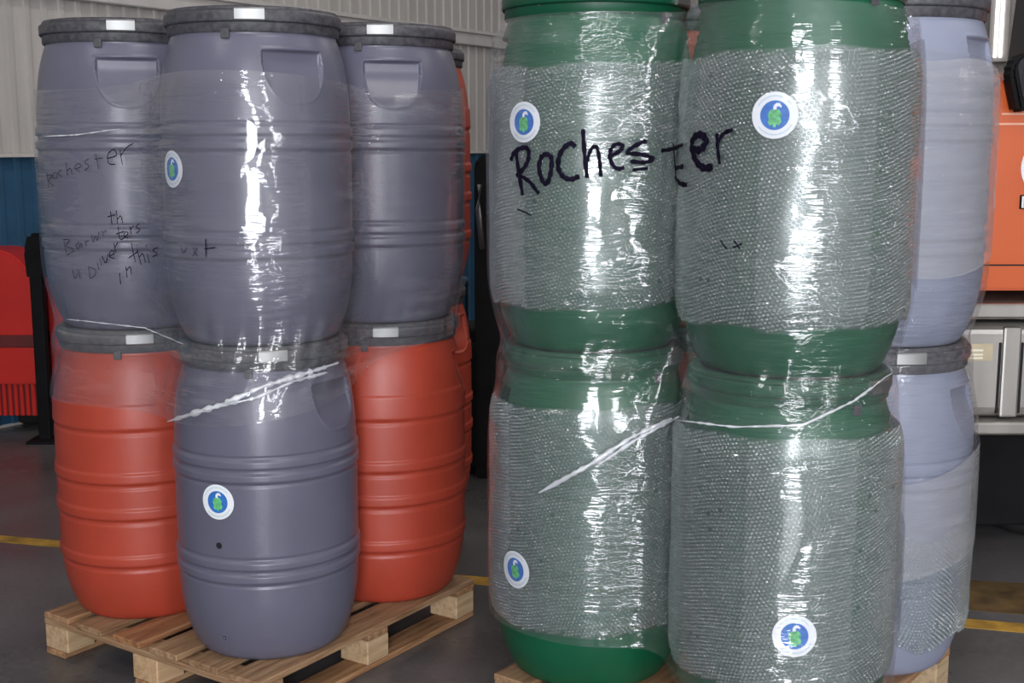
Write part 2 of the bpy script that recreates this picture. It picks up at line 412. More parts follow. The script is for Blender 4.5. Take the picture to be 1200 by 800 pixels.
gl = 'barrels stacked on the left pallet'; gr = 'wrapped barrels on the right pallet'
bF0 = barrel('dark grey plastic barrel with round sticker, lower front on the left pallet', 'grey', Fp, ZP, facing(Fp, .92), latch_at=facing(Fp, .1), group=gl)
bF1 = barrel('dark grey barrel on top at the front of the left pallet, sticker at its edge', 'grey', Fp, ZP + H, facing(Fp, .44), latch_at=facing(Fp, -.04), group=gl)
barrel('orange plastic barrel on the left pallet, below the grey barrel with handwriting', 'orange', Lp, ZP, facing(Lp, 1.4), latch_at=facing(Lp, .02), group=gl)
barrel('dark grey barrel with its handle turned to the camera behind faint handwriting, upper left', 'grey', Lp, ZP + H, facing(Lp, .02), latch_at=facing(Lp, -.03), group=gl)
barrel('orange barrel at lower right of the left pallet, beside the dark gap', 'orange', Rp, ZP, facing(Rp, 1.5), latch_at=facing(Rp, .03), group=gl)
barrel('dark grey plastic barrel on top of the right-hand orange barrel, left pallet', 'grey', Rp, ZP + H, facing(Rp, .17), latch_at=facing(Rp, .02), group=gl)
for k in range(2): barrel(('lower', 'upper')[k] + ' orange barrel hidden at the back corner of the left pallet', 'orange', Bp, ZP + k * H, 1.0 + k, group='orange barrels at the back of the left pallet')
barrel('orange plastic barrel peeking out behind the upper right grey barrel', 'orange', Xp, ZP + H, 2.2, group='orange barrels behind the left pallet')
barrel('orange plastic barrel standing on the rear pallet behind the lower orange barrel', 'orange', Xp, ZP, 2.6, group='orange barrels behind the left pallet')
ZG = .170
barrel('green plastic barrel, lower right of the bubble wrapped stacks', 'green', Gp, ZG, facing(Gp, 1.7), 'lid_green', facing(Gp, 1.0), gr)
barrel('green plastic barrel on top at the right of the bubble wrapped stacks', 'green', Gp, ZG + H, facing(Gp, 1.6), 'lid_green', facing(Gp, 1.0), gr)
barrel('green plastic barrel, lower left of the bubble wrapped stacks', 'green', Kp, ZG, facing(Kp, 1.7), 'lid_green', facing(Kp, 1.1), gr)
barrel('green plastic barrel on top at the left of the bubble wrapped stacks', 'green', Kp, ZG + H, facing(Kp, -1.5), 'lid_green', facing(Kp, 1.1), gr)
barrel('pale lavender barrel at the lower right edge, half bubble wrapped', 'lavender', Vp, ZG, facing(Vp, 1.25), 'lid', facing(Vp, .35), gr)
barrel('pale lavender barrel on top at the far right of the wrapped stacks', 'lavender', Vp, ZG + H, facing(Vp, 1.2), 'lid', facing(Vp, -.6), gr)
for k in range(2): barrel(('lower', 'upper')[k] + ' orange barrel hidden behind the green barrels, seen through their gap', 'orange', Mp, ZG + k * H, .7 + k, group='orange barrels behind the green ones')

# round stickers, curved to the barrel
def disc(rad, R_, off, name, n=40, rings=4, sx=1, sy=1, cx=0, cy=0):
    vs = [(0, 0)]; fs = []
    for j in range(1, rings + 1):
        for i in range(n): vs.append((rad * sx * j / rings * math.cos(2 * pi * i / n), rad * sy * j / rings * math.sin(2 * pi * i / n)))
    for i in range(n): fs.append((0, 1 + i, 1 + (i + 1) % n))
    for j in range(rings - 1):
        for i in range(n): fs.append((1 + j * n + i, 1 + (j + 1) * n + i, 1 + (j + 1) * n + (i + 1) % n, 1 + j * n + (i + 1) % n))
    return bend([(x + cx, y + cy) for x, y in vs], fs, R_, off, name)
def bend(vs, fs, R_, off, name):
    q = R_ + off
    return data(name, [(q * math.cos(x / R_), q * math.sin(x / R_), y) for x, y in vs], fs)
def poly(pts, R_, off, name): return bend(pts, [tuple(range(len(pts)))], R_, off, name)
def sticker(parent, R_, ang_local, z, tilt=0):
    """child of parent; ang_local in the parent's frame."""
    def rotp(p): return (p[0] * math.cos(tilt) - p[1] * math.sin(tilt), p[0] * math.sin(tilt) + p[1] * math.cos(tilt))
    s = link('sticker', disc(.054, R_, .0012, 'sticker'), parent, 'white_paper', (0, 0, z), ang_local)
    s['label'] = 'round white sticker with a blue centre'
    link('blue_centre', disc(.034, R_, .0017, 'blue_centre'), s, 'blue_ink')
    g = [rotp(p) for p in ((-.010, -.024), (-.004, -.020), (-.003, -.027), (.003, -.027), (.004, -.020), (.010, -.024), (.016, -.014), (.013, -.006), (.016, .002), (.010, .012), (.004, .014), (-.004, .014), (-.012, .010), (-.016, .0), (-.013, -.008), (-.016, -.016))]
    link('green_emblem', poly(g, R_, .0022, 'green_emblem'), s, 'green_ink')
    w = [rotp(p) for p in ((-.004, .013), (.004, .013), (.004, .019), (.010, .021), (.013, .017), (.016, .020), (.011, .028), (.003, .028), (-.003, .022))]
    link('white_spout', poly(w, R_, .0023, 'white_spout'), s, 'white_paper')
    vs, fs = [], []
    for lo, hi in ((math.radians(35), math.radians(150)), (math.radians(215), math.radians(330))):
        k = 0
        a = lo
        while a < hi:
            wd_ = .026 + .03 * ((k * 7) % 5) / 5
            b0 = len(vs)
            for rr, aa in ((.0425, a), (.0465, a), (.0465, a + wd_), (.0425, a + wd_)): vs.append(rotp((rr * math.cos(aa), rr * math.sin(aa))))
            fs.append((b0, b0 + 1, b0 + 2, b0 + 3)); a += wd_ + .035; k += 1
    link('printed_ring', bend(vs, fs, R_, .0018, 'printed_ring'), s, 'pale_ink')
def cyl_hit(xy, R_, px, py):
    """direction angle and height where the sight line of a pixel meets an upright cylinder."""
    d = Vector(((px - 600) / F_PX, math.cos(PITCH) + (400 - py) / F_PX * math.sin(PITCH), -math.sin(PITCH) + (400 - py) / F_PX * math.cos(PITCH)))
    a = d.x ** 2 + d.y ** 2; b = -2 * (d.x * xy[0] + d.y * xy[1]); c = xy[0] ** 2 + xy[1] ** 2 - R_ * R_
    disc_ = max(0, b * b - 4 * a * c); t = (-b - math.sqrt(disc_)) / (2 * a)
    return math.atan2(d.y * t - xy[1], d.x * t - xy[0]), CAM_H + d.z * t
def stick_on(parent, xy, R_, px, py, tilt=0):
    a, z = cyl_hit(xy, R_, px, py)
    sticker(parent, R_, a - parent.rotation_euler.z, z - parent.location.z, tilt)
stick_on(bF0, Fp, .2880, 255, 588, .1)
stick_on(bF1, Fp, .2875, 202, 198)
# drilled hole and plug on the lower front barrel
for nm, px, py, rad, mt in (('drilled_hole', 257, 639, .010, 'hole'), ('plug', 262, 748, .012, 'grey')):
    a, z = cyl_hit(Fp, .285 if py < 700 else .272, px, py)
    rr = r_double(z - ZP)
    h = link(nm, disc(rad, rr, .0012 if mt == 'hole' else .004, nm, 20, 3), bF0, mt, (0, 0, z - ZP), a - bF0.rotation_euler.z)
    if mt == 'grey':
        link('plug_recess', disc(rad * .6, rr, .005, 'plug_recess', 20, 2), h, 'hole')
        link('plug_centre', disc(rad * .4, rr, .006, 'plug_centre', 20, 2), h, 'grey')

# ------------------------------------------------------------------ bubble wrap
def bubble_sheet(z0, z1, over, seed, zvar=.006):
    """A sheet wound once round a barrel with an overlap; its domes are built one by one."""
    rr = random.Random(seed)
    span = 2 * pi + over
    def rad(z, a):
        e = min(z - z0, z1 - z)
        base = .2945 - .008 * (1 - sm(0, .05, e))
        return base + .0045 * (1 if a > 2 * pi else (a / (2 * pi)) * .2) + .0012 * math.sin(5 * a + 9 * z) + .001 * math.sin(11 * a - 23 * z)
    nu = 200; nv = 50; vs = []
    def edge(a): return zvar * (math.sin(2.3 * a + seed) + .6 * math.sin(7 * a + 2 * seed))
    for j in range(nv + 1):
        for i in range(nu + 1):
            a = span * i / nu; z = z0 + (z1 - z0) * j / nv + edge(a); r = rad(z0 + (z1 - z0) * j / nv, a)
            vs.append((r * math.cos(a), r * math.sin(a), z))
    fs = [(j * (nu + 1) + i, j * (nu + 1) + i + 1, (j + 1) * (nu + 1) + i + 1, (j + 1) * (nu + 1) + i) for j in range(nv) for i in range(nu)]
    sheet = data('bubble_sheet', vs, fs); sheet.materials.append(M['bubble_sheet'])
    pit = .0112; row = pit * .866; br = .0049; bh = .0042
    vs, fs = [], []; seg = 6
    wid = span * .296; hgt_ = z1 - z0; ca, sa_ = math.cos(.20), math.sin(.20)
    for j in range(int(-wid * sa_ / row) - 4, int(hgt_ / row) + 4):
        for i in range(-30, int((wid * ca + hgt_) / pit) + 4):
            lx = (i + (.5 if j % 2 else 0)) * pit; ly = j * row
            uu = lx * ca - ly * sa_; zz = z0 + lx * sa_ + ly * ca
            if uu < .004 or uu > wid - .004 or zz < z0 + .005 or zz > z1 - .005: continue
            a = uu / .296
            if rr.random() < .004: continue
            hgt = bh * (.75 + .4 * rr.random()); r = rad(zz, a); b0 = len(vs); zc = zz + edge(a)
            tx = rr.uniform(-.18, .18) * br; tz = rr.uniform(-.18, .18) * br
            for k, (q, hh) in enumerate(((1, 0), (.72, .68))):
                for s in range(seg):
                    an = 2 * pi * (s + .5 * k) / seg; du = br * q * math.cos(an) + tx * k; dz = br * q * math.sin(an) + tz * k
                    aa = a + du / .296; r2 = r + hgt * hh + .0002
                    vs.append((r2 * math.cos(aa), r2 * math.sin(aa), zc + dz))
            aa = a + tx / .296; r2 = r + hgt
            vs.append((r2 * math.cos(aa), r2 * math.sin(aa), zc + tz))
            for s in range(seg):
                n1 = (s + 1) % seg
                fs.append((b0 + s, b0 + n1, b0 + seg + s)); fs.append((b0 + n1, b0 + seg + n1, b0 + seg + s)); fs.append((b0 + seg + s, b0 + seg + n1, b0 + 2 * seg))
    dom = data('bubbles', vs, fs); dom.materials.append(M['bubble'])
    return sheet, dom
tall = bubble_sheet(0, .655, .62, 3)
tall2 = bubble_sheet(0, .66, .95, 5)
short = bubble_sheet(0, .34, .5, 8, .03)
def wrap(label, mesh, xy, z, start):
    t = thing('bubble_wrap', label, 'bubble wrap', (xy[0], xy[1], z), start, 'bubble wrap around the barrels')
    link('sheet', mesh[0], t); b = link('bubbles', mesh[1], t); b['kind'] = 'stuff'
    return t
def px_angle(xy, px, py): return cyl_hit(xy, .297, px, py)[0]
wG1 = wrap('clear bubble wrap around the upper right green barrel, sticker high up', tall2, Gp, ZG + H + .125, px_angle(Gp, 888, 200))
wK1 = wrap('clear bubble wrap around the upper left green barrel under the lettering Roches', tall, Kp, ZG + H + .125, px_angle(Kp, 577, 200))
wG0 = wrap('clear bubble wrap around the lower right green barrel, sticker near its bottom', tall2, Gp, ZG + .178, px_angle(Gp, 872, 600))
wK0 = wrap('clear bubble wrap around the lower left green barrel, sticker at lower left', tall, Kp, ZG + .178, px_angle(Kp, 574, 600))
wV0 = wrap('short clear bubble wrap around the lower part of the lavender barrel', short, Vp, ZG + .13, 1.2)
for w, xy, px, py, ti in ((wG1, Gp, 908, 135, 0), (wK1, Kp, 614, 143, 0), (wG0, Gp, 931, 745, .1), (wK0, Kp, 604, 667, .2)):
    stick_on(w, xy, .3035, px, py, ti)

# ------------------------------------------------------------------ stretch film round a whole pallet load
class Hull:
    def __init__(s, pts, prof, k=.15, off=None):
        s.k = k; s.off = {(round(q.x, 4), round(q.y, 4)): o for q, o in (off or [])}
        c = sum(pts, Vector((0, 0))) / len(pts)
        s.c = c; s.p = sorted(pts, key=lambda q: math.atan2(q.y - c.y, q.x - c.x)); s.prof = smooth_profile(prof)
    def r(s, z):
        if z <= s.prof[0][0]: return s.prof[0][1]
        return interp(s.prof, z)
    def o(s, p): return s.off.get((round(p.x, 4), round(p.y, 4)), 0)
    def path(s, z, step):
        """film outline at height z: the rounded polygon drawn in between the barrels; fixed point count"""
        out = []; n_ = len(s.p); r = s.r(z)
        def sink(p, nn):
            q = p.copy()
            for _ in range(7):
                f = s.sdf(q.x, q.y, z)
                if f < 2e-4: break
                q = q - nn * f
            return q
        for i in range(n_):
            a = s.p[i]; b = s.p[(i + 1) % n_]; pv = s.p[i - 1]
            d0 = (a - pv).normalized(); d1 = (b - a).normalized()
            n0 = Vector((d0.y, -d0.x)); n1 = Vector((d1.y, -d1.x))
            a0 = math.atan2(n0.y, n0.x); a1 = math.atan2(n1.y, n1.x)
            while a1 < a0: a1 += 2 * pi
            for k in range(40):
                t = a0 + (a1 - a0) * k / 40; nn = Vector((math.cos(t), math.sin(t))); out.append((a + nn * (r - s.o(a)), nn))
            L_ = (b - a).length; m_ = max(2, int(L_ / step))
            for k in range(m_): out.append((sink(a + n1 * (r - (0 if k else s.o(a))) + d1 * (L_ * k / m_), n1), n1))
        return out
    def sdf(s, x, y, z):
        """smoothly joined round barrels: the film dips into the valley between two of them"""
        d = sorted(math.hypot(x - p.x, y - p.y) + s.o(p) for p in s.p)
        k = s.k; h = max(0, k - (d[1] - d[0])) / k
        return d[0] - h * h * k / 4 - s.r(z)
    def hit(s, px, py, out=.004):
        d = Vector(((px - 600) / F_PX, math.cos(PITCH) + (400 - py) / F_PX * math.sin(PITCH), -math.sin(PITCH) + (400 - py) / F_PX * math.cos(PITCH)))
        t = 1.5; best = (1e9, t)
        for _ in range(200):
            p = Vector((0, 0, CAM_H)) + d * t; f = s.sdf(p.x, p.y, p.z) - out
            if f < best[0]: best = (f, t)
            if f < 1e-4 or t > 7: break
            t += f * .9
        p = Vector((0, 0, CAM_H)) + d * best[1]; f = best[0]
        e = 1e-3
        g = Vector((s.sdf(p.x + e, p.y, p.z) - f - out, s.sdf(p.x, p.y + e, p.z) - f - out, 0))
        g = g.normalized() if g.length > 1e-9 else Vector((0, -1, 0))
        return p - g * f, g
def film_mesh(hl, z_lo, z_hi, wob, seed, nz=150):
    """z_lo, z_hi: functions of the turn fraction 0..1"""
    rings = []; uvs = []; vs = []
    n_ = len(hl.path(1, .02))
    for j in range(nz + 1):
        pass
    pts0 = hl.path(1.4, .02)
    arc = [0]
    for i in range(1, n_): arc.append(arc[-1] + (pts0[i][0] - pts0[i - 1][0]).length)
    per = arc[-1] + (pts0[0][0] - pts0[-1][0]).length
    cache = {}
    for j in range(nz + 1):
        for i in range(n_ + 1):
            s = (arc[i] if i < n_ else per); t = (i % n_) / n_
            th = math.atan2(pts0[i % n_][0].y - hl.c.y, pts0[i % n_][0].x - hl.c.x)
            lo, hi = z_lo(th), z_hi(th); z = lo + (hi - lo) * j / nz
            k0 = math.floor(z / .012); fr_ = z / .012 - k0
            for kk in (k0, k0 + 1):
                if kk not in cache: cache[kk] = hl.path(kk * .012, .02)
            p, nn = cache[k0][i % n_]; p = p.lerp(cache[k0 + 1][i % n_][0], fr_)
            r = hl.r(z); pinch = sm(.29, .25, r)
            w = wob * (math.sin(21 * th + 30 * z + seed) * .5 + math.sin(9 * th - 41 * z + 2 * seed) * .6 + math.sin(37 * th + 8 * z)) * (.35 + 1.5 * pinch)
            w += .006 * pinch * math.sin(60 * th + 4 * math.sin(9 * z))
            vs.append((p.x + nn.x * w, p.y + nn.y * w, z)); uvs.append((s, z))
    m_ = n_ + 1
    fs = [(j * m_ + i, j * m_ + i + 1, (j + 1) * m_ + i + 1, (j + 1) * m_ + i) for j in range(nz) for i in range(n_)]
    return data('film', vs, fs, True, uvs)
def stack_prof(z0, rf, rmax, waist):
    return [(z0 + .0, waist - .02), (z0 + .06, rmax - .025), (z0 + .16, rmax - .006), (z0 + .30, rmax), (z0 + .62, rmax), (z0 + .76, rmax - .006), (z0 + .86, rmax - .024), (z0 + .93, waist + .012),
            (z0 + H + .01, waist), (z0 + H + .08, rmax - .022), (z0 + H + .17, rmax - .004), (z0 + H + .30, rmax), (z0 + H + .62, rmax), (z0 + H + .74, rmax - .004), (z0 + H + .84, rmax - .016), (z0 + H + .92, rmax - .034), (z0 + H + .98, rmax - .040)]
hL = Hull([Fp, Rp, Lp, Bp], stack_prof(ZP, r_double, .2965, .264), .34)
hR = Hull([Gp, Vp, Kp, Mp], stack_prof(ZG, r_double, .3085, .266), .15, [(Vp, .009)])
fL = thing('stretch_film', 'clear wrinkled stretch film round the grey and orange barrels, with faint handwriting', 'film', (0, 0, 0))
fR = thing('stretch_film', 'clear stretch film round the green barrels, marked Rochester in black', 'film', (0, 0, 0))
thF = math.atan2(*(Fp - hL.c).yx); thV = math.atan2(*(Vp - hR.c).yx)
link('film', film_mesh(hL, lambda th: .93 + .10 * math.sin(th - thF + .3) - .10 * math.cos(2 * (th - thF)) * .5, lambda th: 1.905 + .02 * math.sin(3 * th), .0012, 1.0), fL, 'film')
link('film', film_mesh(hR, lambda th: .30 + .04 * math.sin(2 * th + 1), lambda th: 2.045 + .015 * math.sin(2 * th) - .11 * max(0, math.cos(th - thV)) ** 3, .0013, 2.0, 190), fR, 'film_thick')
def part_of(hl, off, th0, th1, z_lo, z_hi, nu, nz, name):
    """an extra layer of film over a stretch of the load"""
    vs, uvs = [], []
    for j in range(nz + 1):
        for i in range(nu + 1):
            th = th0 + (th1 - th0) * i / nu; lo, hi = z_lo(i / nu), z_hi(i / nu); z = lo + (hi - lo) * j / nz
            dr = Vector((math.cos(th), math.sin(th))); q = hl.c + dr * .9
            for _ in range(12):
                f = hl.sdf(q.x, q.y, z) - off
                if f < 2e-4: break
                q = q - dr * f * .95
            vs.append((q.x, q.y, z)); uvs.append((th * .6, z))
    m_ = nu + 1
    return data(name, vs, [(j * m_ + i, j * m_ + i + 1, (j + 1) * m_ + i + 1, (j + 1) * m_ + i) for j in range(nz) for i in range(nu)], True, uvs)
ml = link('milky_layer', part_of(hR, .004, thV - 1.1, thV + .9, lambda t: 1.34 + .10 * t + .015 * math.sin(17 * t), lambda t: 1.97 - .11 * t + .012 * math.sin(23 * t), 60, 60, 'milky_layer'), fR, 'film_milky')
ml['label'] = 'milky doubled film over the upper lavender barrel'
link('milky_layer', part_of(hR, .004, thV - 1.1, thV + .9, lambda t: .42 + .3 * t, lambda t: .72 + .28 * t + .012 * math.sin(19 * t), 60, 40, 'milky_layer'), fR, 'film_milky')
# gathered, rope-like film edges
def strand(hl, parent, pxs, rad, seed, mat='rope', name='film_edge'):
    rr = random.Random(seed); P = []
    for (x0, y0), (x1, y1) in zip(pxs, pxs[1:]):
        for k in range(14): P.append((x0 + (x1 - x0) * k / 14, y0 + (y1 - y0) * k / 14))
    P.append(pxs[-1]); pts = []; rads = []
    for k, (x, y) in enumerate(P):
        p, nn = hl.hit(x, y, .003); pts.append(p + nn * rr.uniform(0, .003)); e = min(k, len(P) - 1 - k)
        rads.append(rad * rr.uniform(.35, 1.3) * (.35 + .65 * min(1, e / 5)))
    me = tube_mesh(pts, rads, 7, name)
    lay = me.uv_layers.new(name='UVMap')
    for lp in me.loops:
        c = me.vertices[lp.vertex_index].co; lay.data[lp.index].uv = (c.x + c.y, c.z)
    link(name, me, parent, mat)
strand(hL, fL, [(196, 494), (260, 474), (310, 452), (350, 440), (396, 425)], .010, 4)
strand(hL, fL, [(232, 482), (300, 466), (345, 446), (384, 436)], .006, 5)
strand(hR, fR, [(632, 577), (690, 545), (740, 512), (788, 490)], .0075, 6)
strand(hR, fR, [(700, 545), (745, 515), (796, 488)], .006, 9)
strand(hR, fR, [(792, 492), (860, 500), (940, 498), (1000, 470), (1045, 436)], .0035, 7)
strand(hL, fL, [(78, 374), (100, 376), (170, 384), (215, 403)], .0022, 11)
strand(hL, fL, [(48, 160), (90, 158), (140, 151)], .0022, 12)
# marker lettering on the film
def write(hl, parent, strokes, ox, oy, sc, width, mat, name, wscale=1):
    vs, fs = [], []
    for st in strokes:
        w = width
        if isinstance(st[0], (int, float)): w = st[0]; st = st[1:]
        P = []
        q = [st[0]] + list(st) + [st[-1]]
        for i in range(1, len(q) - 2):
            for k in range(6):
                t = k / 6
                P.append(tuple(.5 * (2 * q[i][c] + (q[i + 1][c] - q[i - 1][c]) * t + (2 * q[i - 1][c] - 5 * q[i][c] + 4 * q[i + 1][c] - q[i + 2][c]) * t * t + (3 * q[i][c] - q[i - 1][c] - 3 * q[i + 1][c] + q[i + 2][c]) * t ** 3) for c in (0, 1)))
        P.append(st[-1])
        pts = [hl.hit(ox + x / sc, oy + y / sc, .0045) for x, y in P]; b0 = len(vs)
        for k, (p, nn) in enumerate(pts):
            tg = (pts[min(k + 1, len(pts) - 1)][0] - pts[max(k - 1, 0)][0])
            sd = tg.cross(nn); sd = sd.normalized() if sd.length > 1e-7 else Vector((0, 0, 1))
            ww = w * wscale * (.75 if k in (0, len(pts) - 1) else 1) * (.9 + .2 * math.sin(k * 1.7))
            for e, o_ in ((-1, 0), (0, .0014), (1, 0)): vs.append(p + sd * (ww * e / 2) + nn * o_)
        for k in range(len(pts) - 1):
            for e in (0, 1): fs.append((b0 + k * 3 + e, b0 + k * 3 + e + 1, b0 + k * 3 + 4 + e, b0 + k * 3 + 3 + e))
    return link(name, data(name, vs, fs), parent, mat)
T = .0105
roch = {
 'R': [[(98, 185), (112, 290), (130, 395)], [(74, 232), (92, 192), (130, 172), (156, 182), (155, 230), (130, 275), (100, 305)], [.009, (110, 298), (160, 330), (206, 388)]],
 'o': [[(222, 205), (206, 262), (222, 325), (244, 338), (262, 285), (264, 220), (238, 202), (220, 215)]],
 'c': [[(378, 168), (350, 152), (308, 196), (296, 262), (320, 308), (360, 320), (396, 304)]],
 'h': [[.009, (412, 85), (420, 200), (432, 314)], [.008, (430, 238), (452, 178), (478, 170), (490, 232), (497, 308)]],
 'e': [[.009, (538, 212), (585, 188), (598, 162), (566, 156), (540, 190), (546, 240), (574, 270), (606, 264)]],
 's': [[.009, (712, 138), (652, 166), (622, 196), (690, 204), (742, 224), (700, 240), (634, 236)], [.006, (645, 276), (720, 268)]],
 't': [[.008, (780, 186), (830, 178), (882, 158)], [.006, (836, 150), (842, 230), (848, 300)], [.009, (844, 268), (886, 258)], [.010, (844, 308), (868, 340), (902, 346)]],
 'e2': [[.015, (928, 178), (962, 182), (990, 142), (968, 112), (934, 124), (922, 172), (942, 232), (976, 266), (1022, 262)]],
 'r': [[.008, (1040, 105), (1045, 180), (1053, 248)], [.008, (1046, 145), (1072, 106), (1116, 87)]],
}
for k, st in roch.items(): write(hR, fR, st, 580, 130, 4, T, 'marker', 'marker_letter', 1.35)
write(hR, fR, [[.004, (105, 460), (140, 474), (170, 490)]], 580, 130, 4, .004, 'marker', 'marker_stroke')
write(hR, fR, [[(172, 750), (180, 765), (192, 778)], [(214, 752), (232, 778)], [(210, 774), (240, 760)]], 780, 0, 2.667, .004, 'marker', 'marker_stroke')
t_ = .0036
clear = [
 [[(345, 182), (385, 168), (372, 140), (345, 165), (350, 205), (380, 210)], [(402, 140), (408, 180), (414, 212)], [(408, 168), (432, 132), (466, 112)]],
 [[(358, 430), (365, 492)], [(344, 456), (382, 445)], [(385, 425), (392, 490)], [(391, 468), (406, 452), (416, 488)]],
 [[(394, 500), (402, 560), (428, 552)], [(384, 536), (424, 524)], [(425, 548), (440, 535), (430, 525), (422, 545), (440, 556)], [(448, 500), (456, 538)], [(452, 515), (466, 496)], [(492, 488), (478, 504), (496, 516), (480, 532)]],
 [[(318, 640), (336, 672), (346, 630)], [(354, 640), (376, 626), (362, 614), (352, 640), (376, 652)], [(374, 580), (382, 622)], [(378, 602), (392, 574)]],
 [[(455, 578), (466, 630), (476, 668)], [(444, 648), (490, 616)], [(482, 608), (502, 682)], [(492, 645), (510, 630), (522, 672)], [(530, 630), (540, 672)], [(524, 588), (531, 597)], [(578, 600), (556, 612), (577, 630), (556, 642)]],
 [[(400, 718), (406, 772)]],
 [[(430, 690), (436, 742)], [(433, 708), (450, 690), (456, 726)]],
 [[(803, 560), (805, 600), (806, 642)], [(798, 606), (850, 600)]],
]
for st in clear: write(hL, fL, st, 40, 140, 4, t_, 'marker', 'marker_word')
faint = [
 [[(288, 160), (296, 200), (302, 232)], [(282, 186), (322, 180)], [(255, 182), (236, 200), (256, 218), (236, 240)], [(190, 232), (218, 220), (206, 205), (190, 225), (214, 246)], [(148, 200), (156, 262)], [(154, 240), (170, 228), (178, 258)], [(128, 235), (112, 250), (130, 270)], [(92, 250), (86, 270), (104, 276), (108, 254), (92, 250)], [(60, 250), (70, 320)], [(58, 262), (84, 262), (68, 288), (92, 312)]],
 [[(138, 560), (152, 634)], [(138, 562), (166, 566), (148, 592), (186, 610), (154, 636)], [(212, 572), (196, 590), (206, 606), (218, 580), (224, 602)], [(238, 566), (244, 594)], [(242, 576), (256, 564)], [(268, 540), (276, 574), (288, 546), (296, 568), (304, 526)], [(318, 520), (326, 548)], [(325, 530), (340, 516)]],
 [[(254, 690), (262, 746)], [(254, 690), (286, 704), (284, 730), (262, 746)], [(296, 672), (304, 706)], [(308, 650), (316, 684)]],
 [[(206, 700), (216, 746)], [(180, 705), (190, 745), (204, 720)]],
 [[(690, 600), (700, 625), (716, 600)], [(744, 598), (764, 642)], [(764, 600), (744, 640)]],
]
for st in faint: write(hL, fL, st, 40, 140, 4, .0028, 'marker_faint', 'faint_marker_word')

# ------------------------------------------------------------------ pallets
def pallet(label, corner, u, lu, lv, ztop, group='wooden pallets', seed=0):
    """corner: nearest corner; boards of the deck run along u; local x = u, local y = across."""
    rr = random.Random(seed); rot = math.atan2(u.y, u.x)
    t = thing('wooden_pallet', label, 'pallet', (corner.x, corner.y, 0), rot, group)
    th = .021; n_ = 6; bw = .128; gap = (lv - n_ * bw) / (n_ - 1)
    deck = box(-lu / 2, lu / 2, -bw / 2, bw / 2, -th / 2, th / 2, .003, 1); deck.materials.append(M['wood'])
    cross = box(-lv / 2, lv / 2, -.05, .05, -th / 2, th / 2, .003, 1); cross.materials.append(M['wood'])
    bot = box(-lu / 2, lu / 2, -.05, .05, -th / 2, th / 2, .003, 1); bot.materials.append(M['wood'])
    bh = ztop - 3 * th
    blk = box(-.055, .055, -.06, .06, -bh / 2, bh / 2, .004, 1); blk.materials.append(M['block'])
    for k in range(n_):
        o = link('deck_board', deck, t, None, (lu / 2 + rr.uniform(-.004, .004), bw / 2 + k * (bw + gap), ztop - th / 2)); o.rotation_euler[2] = rr.uniform(-.004, .004)
    for x in (.052, lu / 2, lu - .052): link('cross_board', cross, t, None, (x, lv / 2, ztop - th * 1.5), pi / 2)
    for x in (.057, lu / 2, lu - .057):
        for y in (.062, lv / 2, lv - .062): link('block', blk, t, None, (x, y, th + bh / 2), rr.uniform(-.02, .02))
    for y in (.055, lv / 2, lv - .055): link('bottom_board', bot, t, None, (lu / 2, y, th / 2))
    # nail heads on the near corners
    return t
u2 = PL; cL = Fp - .3074 * PL - .249 * WL_
pallet('worn pine pallet under the grey and orange barrels', cL, PL, 1.0915, 1.0243, ZP, seed=1)
cR = Gp - .27 * PG - .20 * WG
pallet('pine pallet under the bubble wrapped green barrels, mostly below the frame', cR, PG, 1.08, .98, ZG, seed=2)
pallet('pine pallet hidden behind the left pallet', Vector((-.235, 5.04)), Vector((0, 1)), 1.05, 1.0, ZP, seed=3)

# ------------------------------------------------------------------ orange truck at the right
tk = thing('orange_truck', 'orange truck with ribbed silver tank at the right edge of the photo', 'truck', (0, 5.05, 0))
def arc(cx, cz, r, a0, a1, n=8): return [(cx + r * math.cos(math.radians(a0 + (a1 - a0) * k / n)), cz + r * math.sin(math.radians(a0 + (a1 - a0) * k / n))) for k in range(n + 1)]
body = link('cab_panel', prism(arc(2.10, 1.78, .24, 180, 100) + [(2.6, 2.04), (4.1, 2.06), (4.1, 1.13), (1.86, 1.13)], 0, .9, .012), tk, 'truck')
link('seam_line', box(1.90, 4.1, -.004, .01, 1.795, 1.803), body, 'seam'); link('seam_line', box(1.95, 4.1, -.004, .01, 1.835, 1.842), body, 'seam')
link('lower_seam', box(1.86, 4.1, -.003, .01, 1.232, 1.238), body, 'hole')
# round badge and plate on the panel
def flat_disc(cx, cz, r, y0, y1, n=40, name='badge'):
    return prism([(cx + r * math.cos(2 * pi * k / n), cz + r * math.sin(2 * pi * k / n)) for k in range(n)], y0, y1, 0, name)
bx, bz = 2.165, 1.628
bd = link('round_badge', flat_disc(bx, bz, .125, -.006, .01), tk, 'white_paper'); bd['label'] = 'round pale blue and white badge'
link('badge_ring', flat_disc(bx, bz, .112, -.008, .01), bd, 'pale_ink'); link('badge_centre', flat_disc(bx, bz, .07, -.010, .01), bd, 'white_paper')
vs, fs = [], []
for k in range(22):
    a = 2 * pi * k / 22; b0 = len(vs)
    for rr_, da in ((.080, -.05), (.102, -.05), (.102, .05), (.080, .05)): vs.append((bx + rr_ * math.cos(a + da), -.0095, bz + rr_ * math.sin(a + da)))
    fs.append((b0, b0 + 1, b0 + 2, b0 + 3))
link('badge_marks', data('badge_marks', vs, fs, False), bd, 'blue_ink')
pt = link('name_plate', box(2.045, 2.30, -.008, .005, 1.462, 1.518, .002, 1), tk, 'black')
link('plate_face', box(2.050, 2.295, -.010, .0, 1.467, 1.513), pt, 'white_paper')
vs, fs = [], []
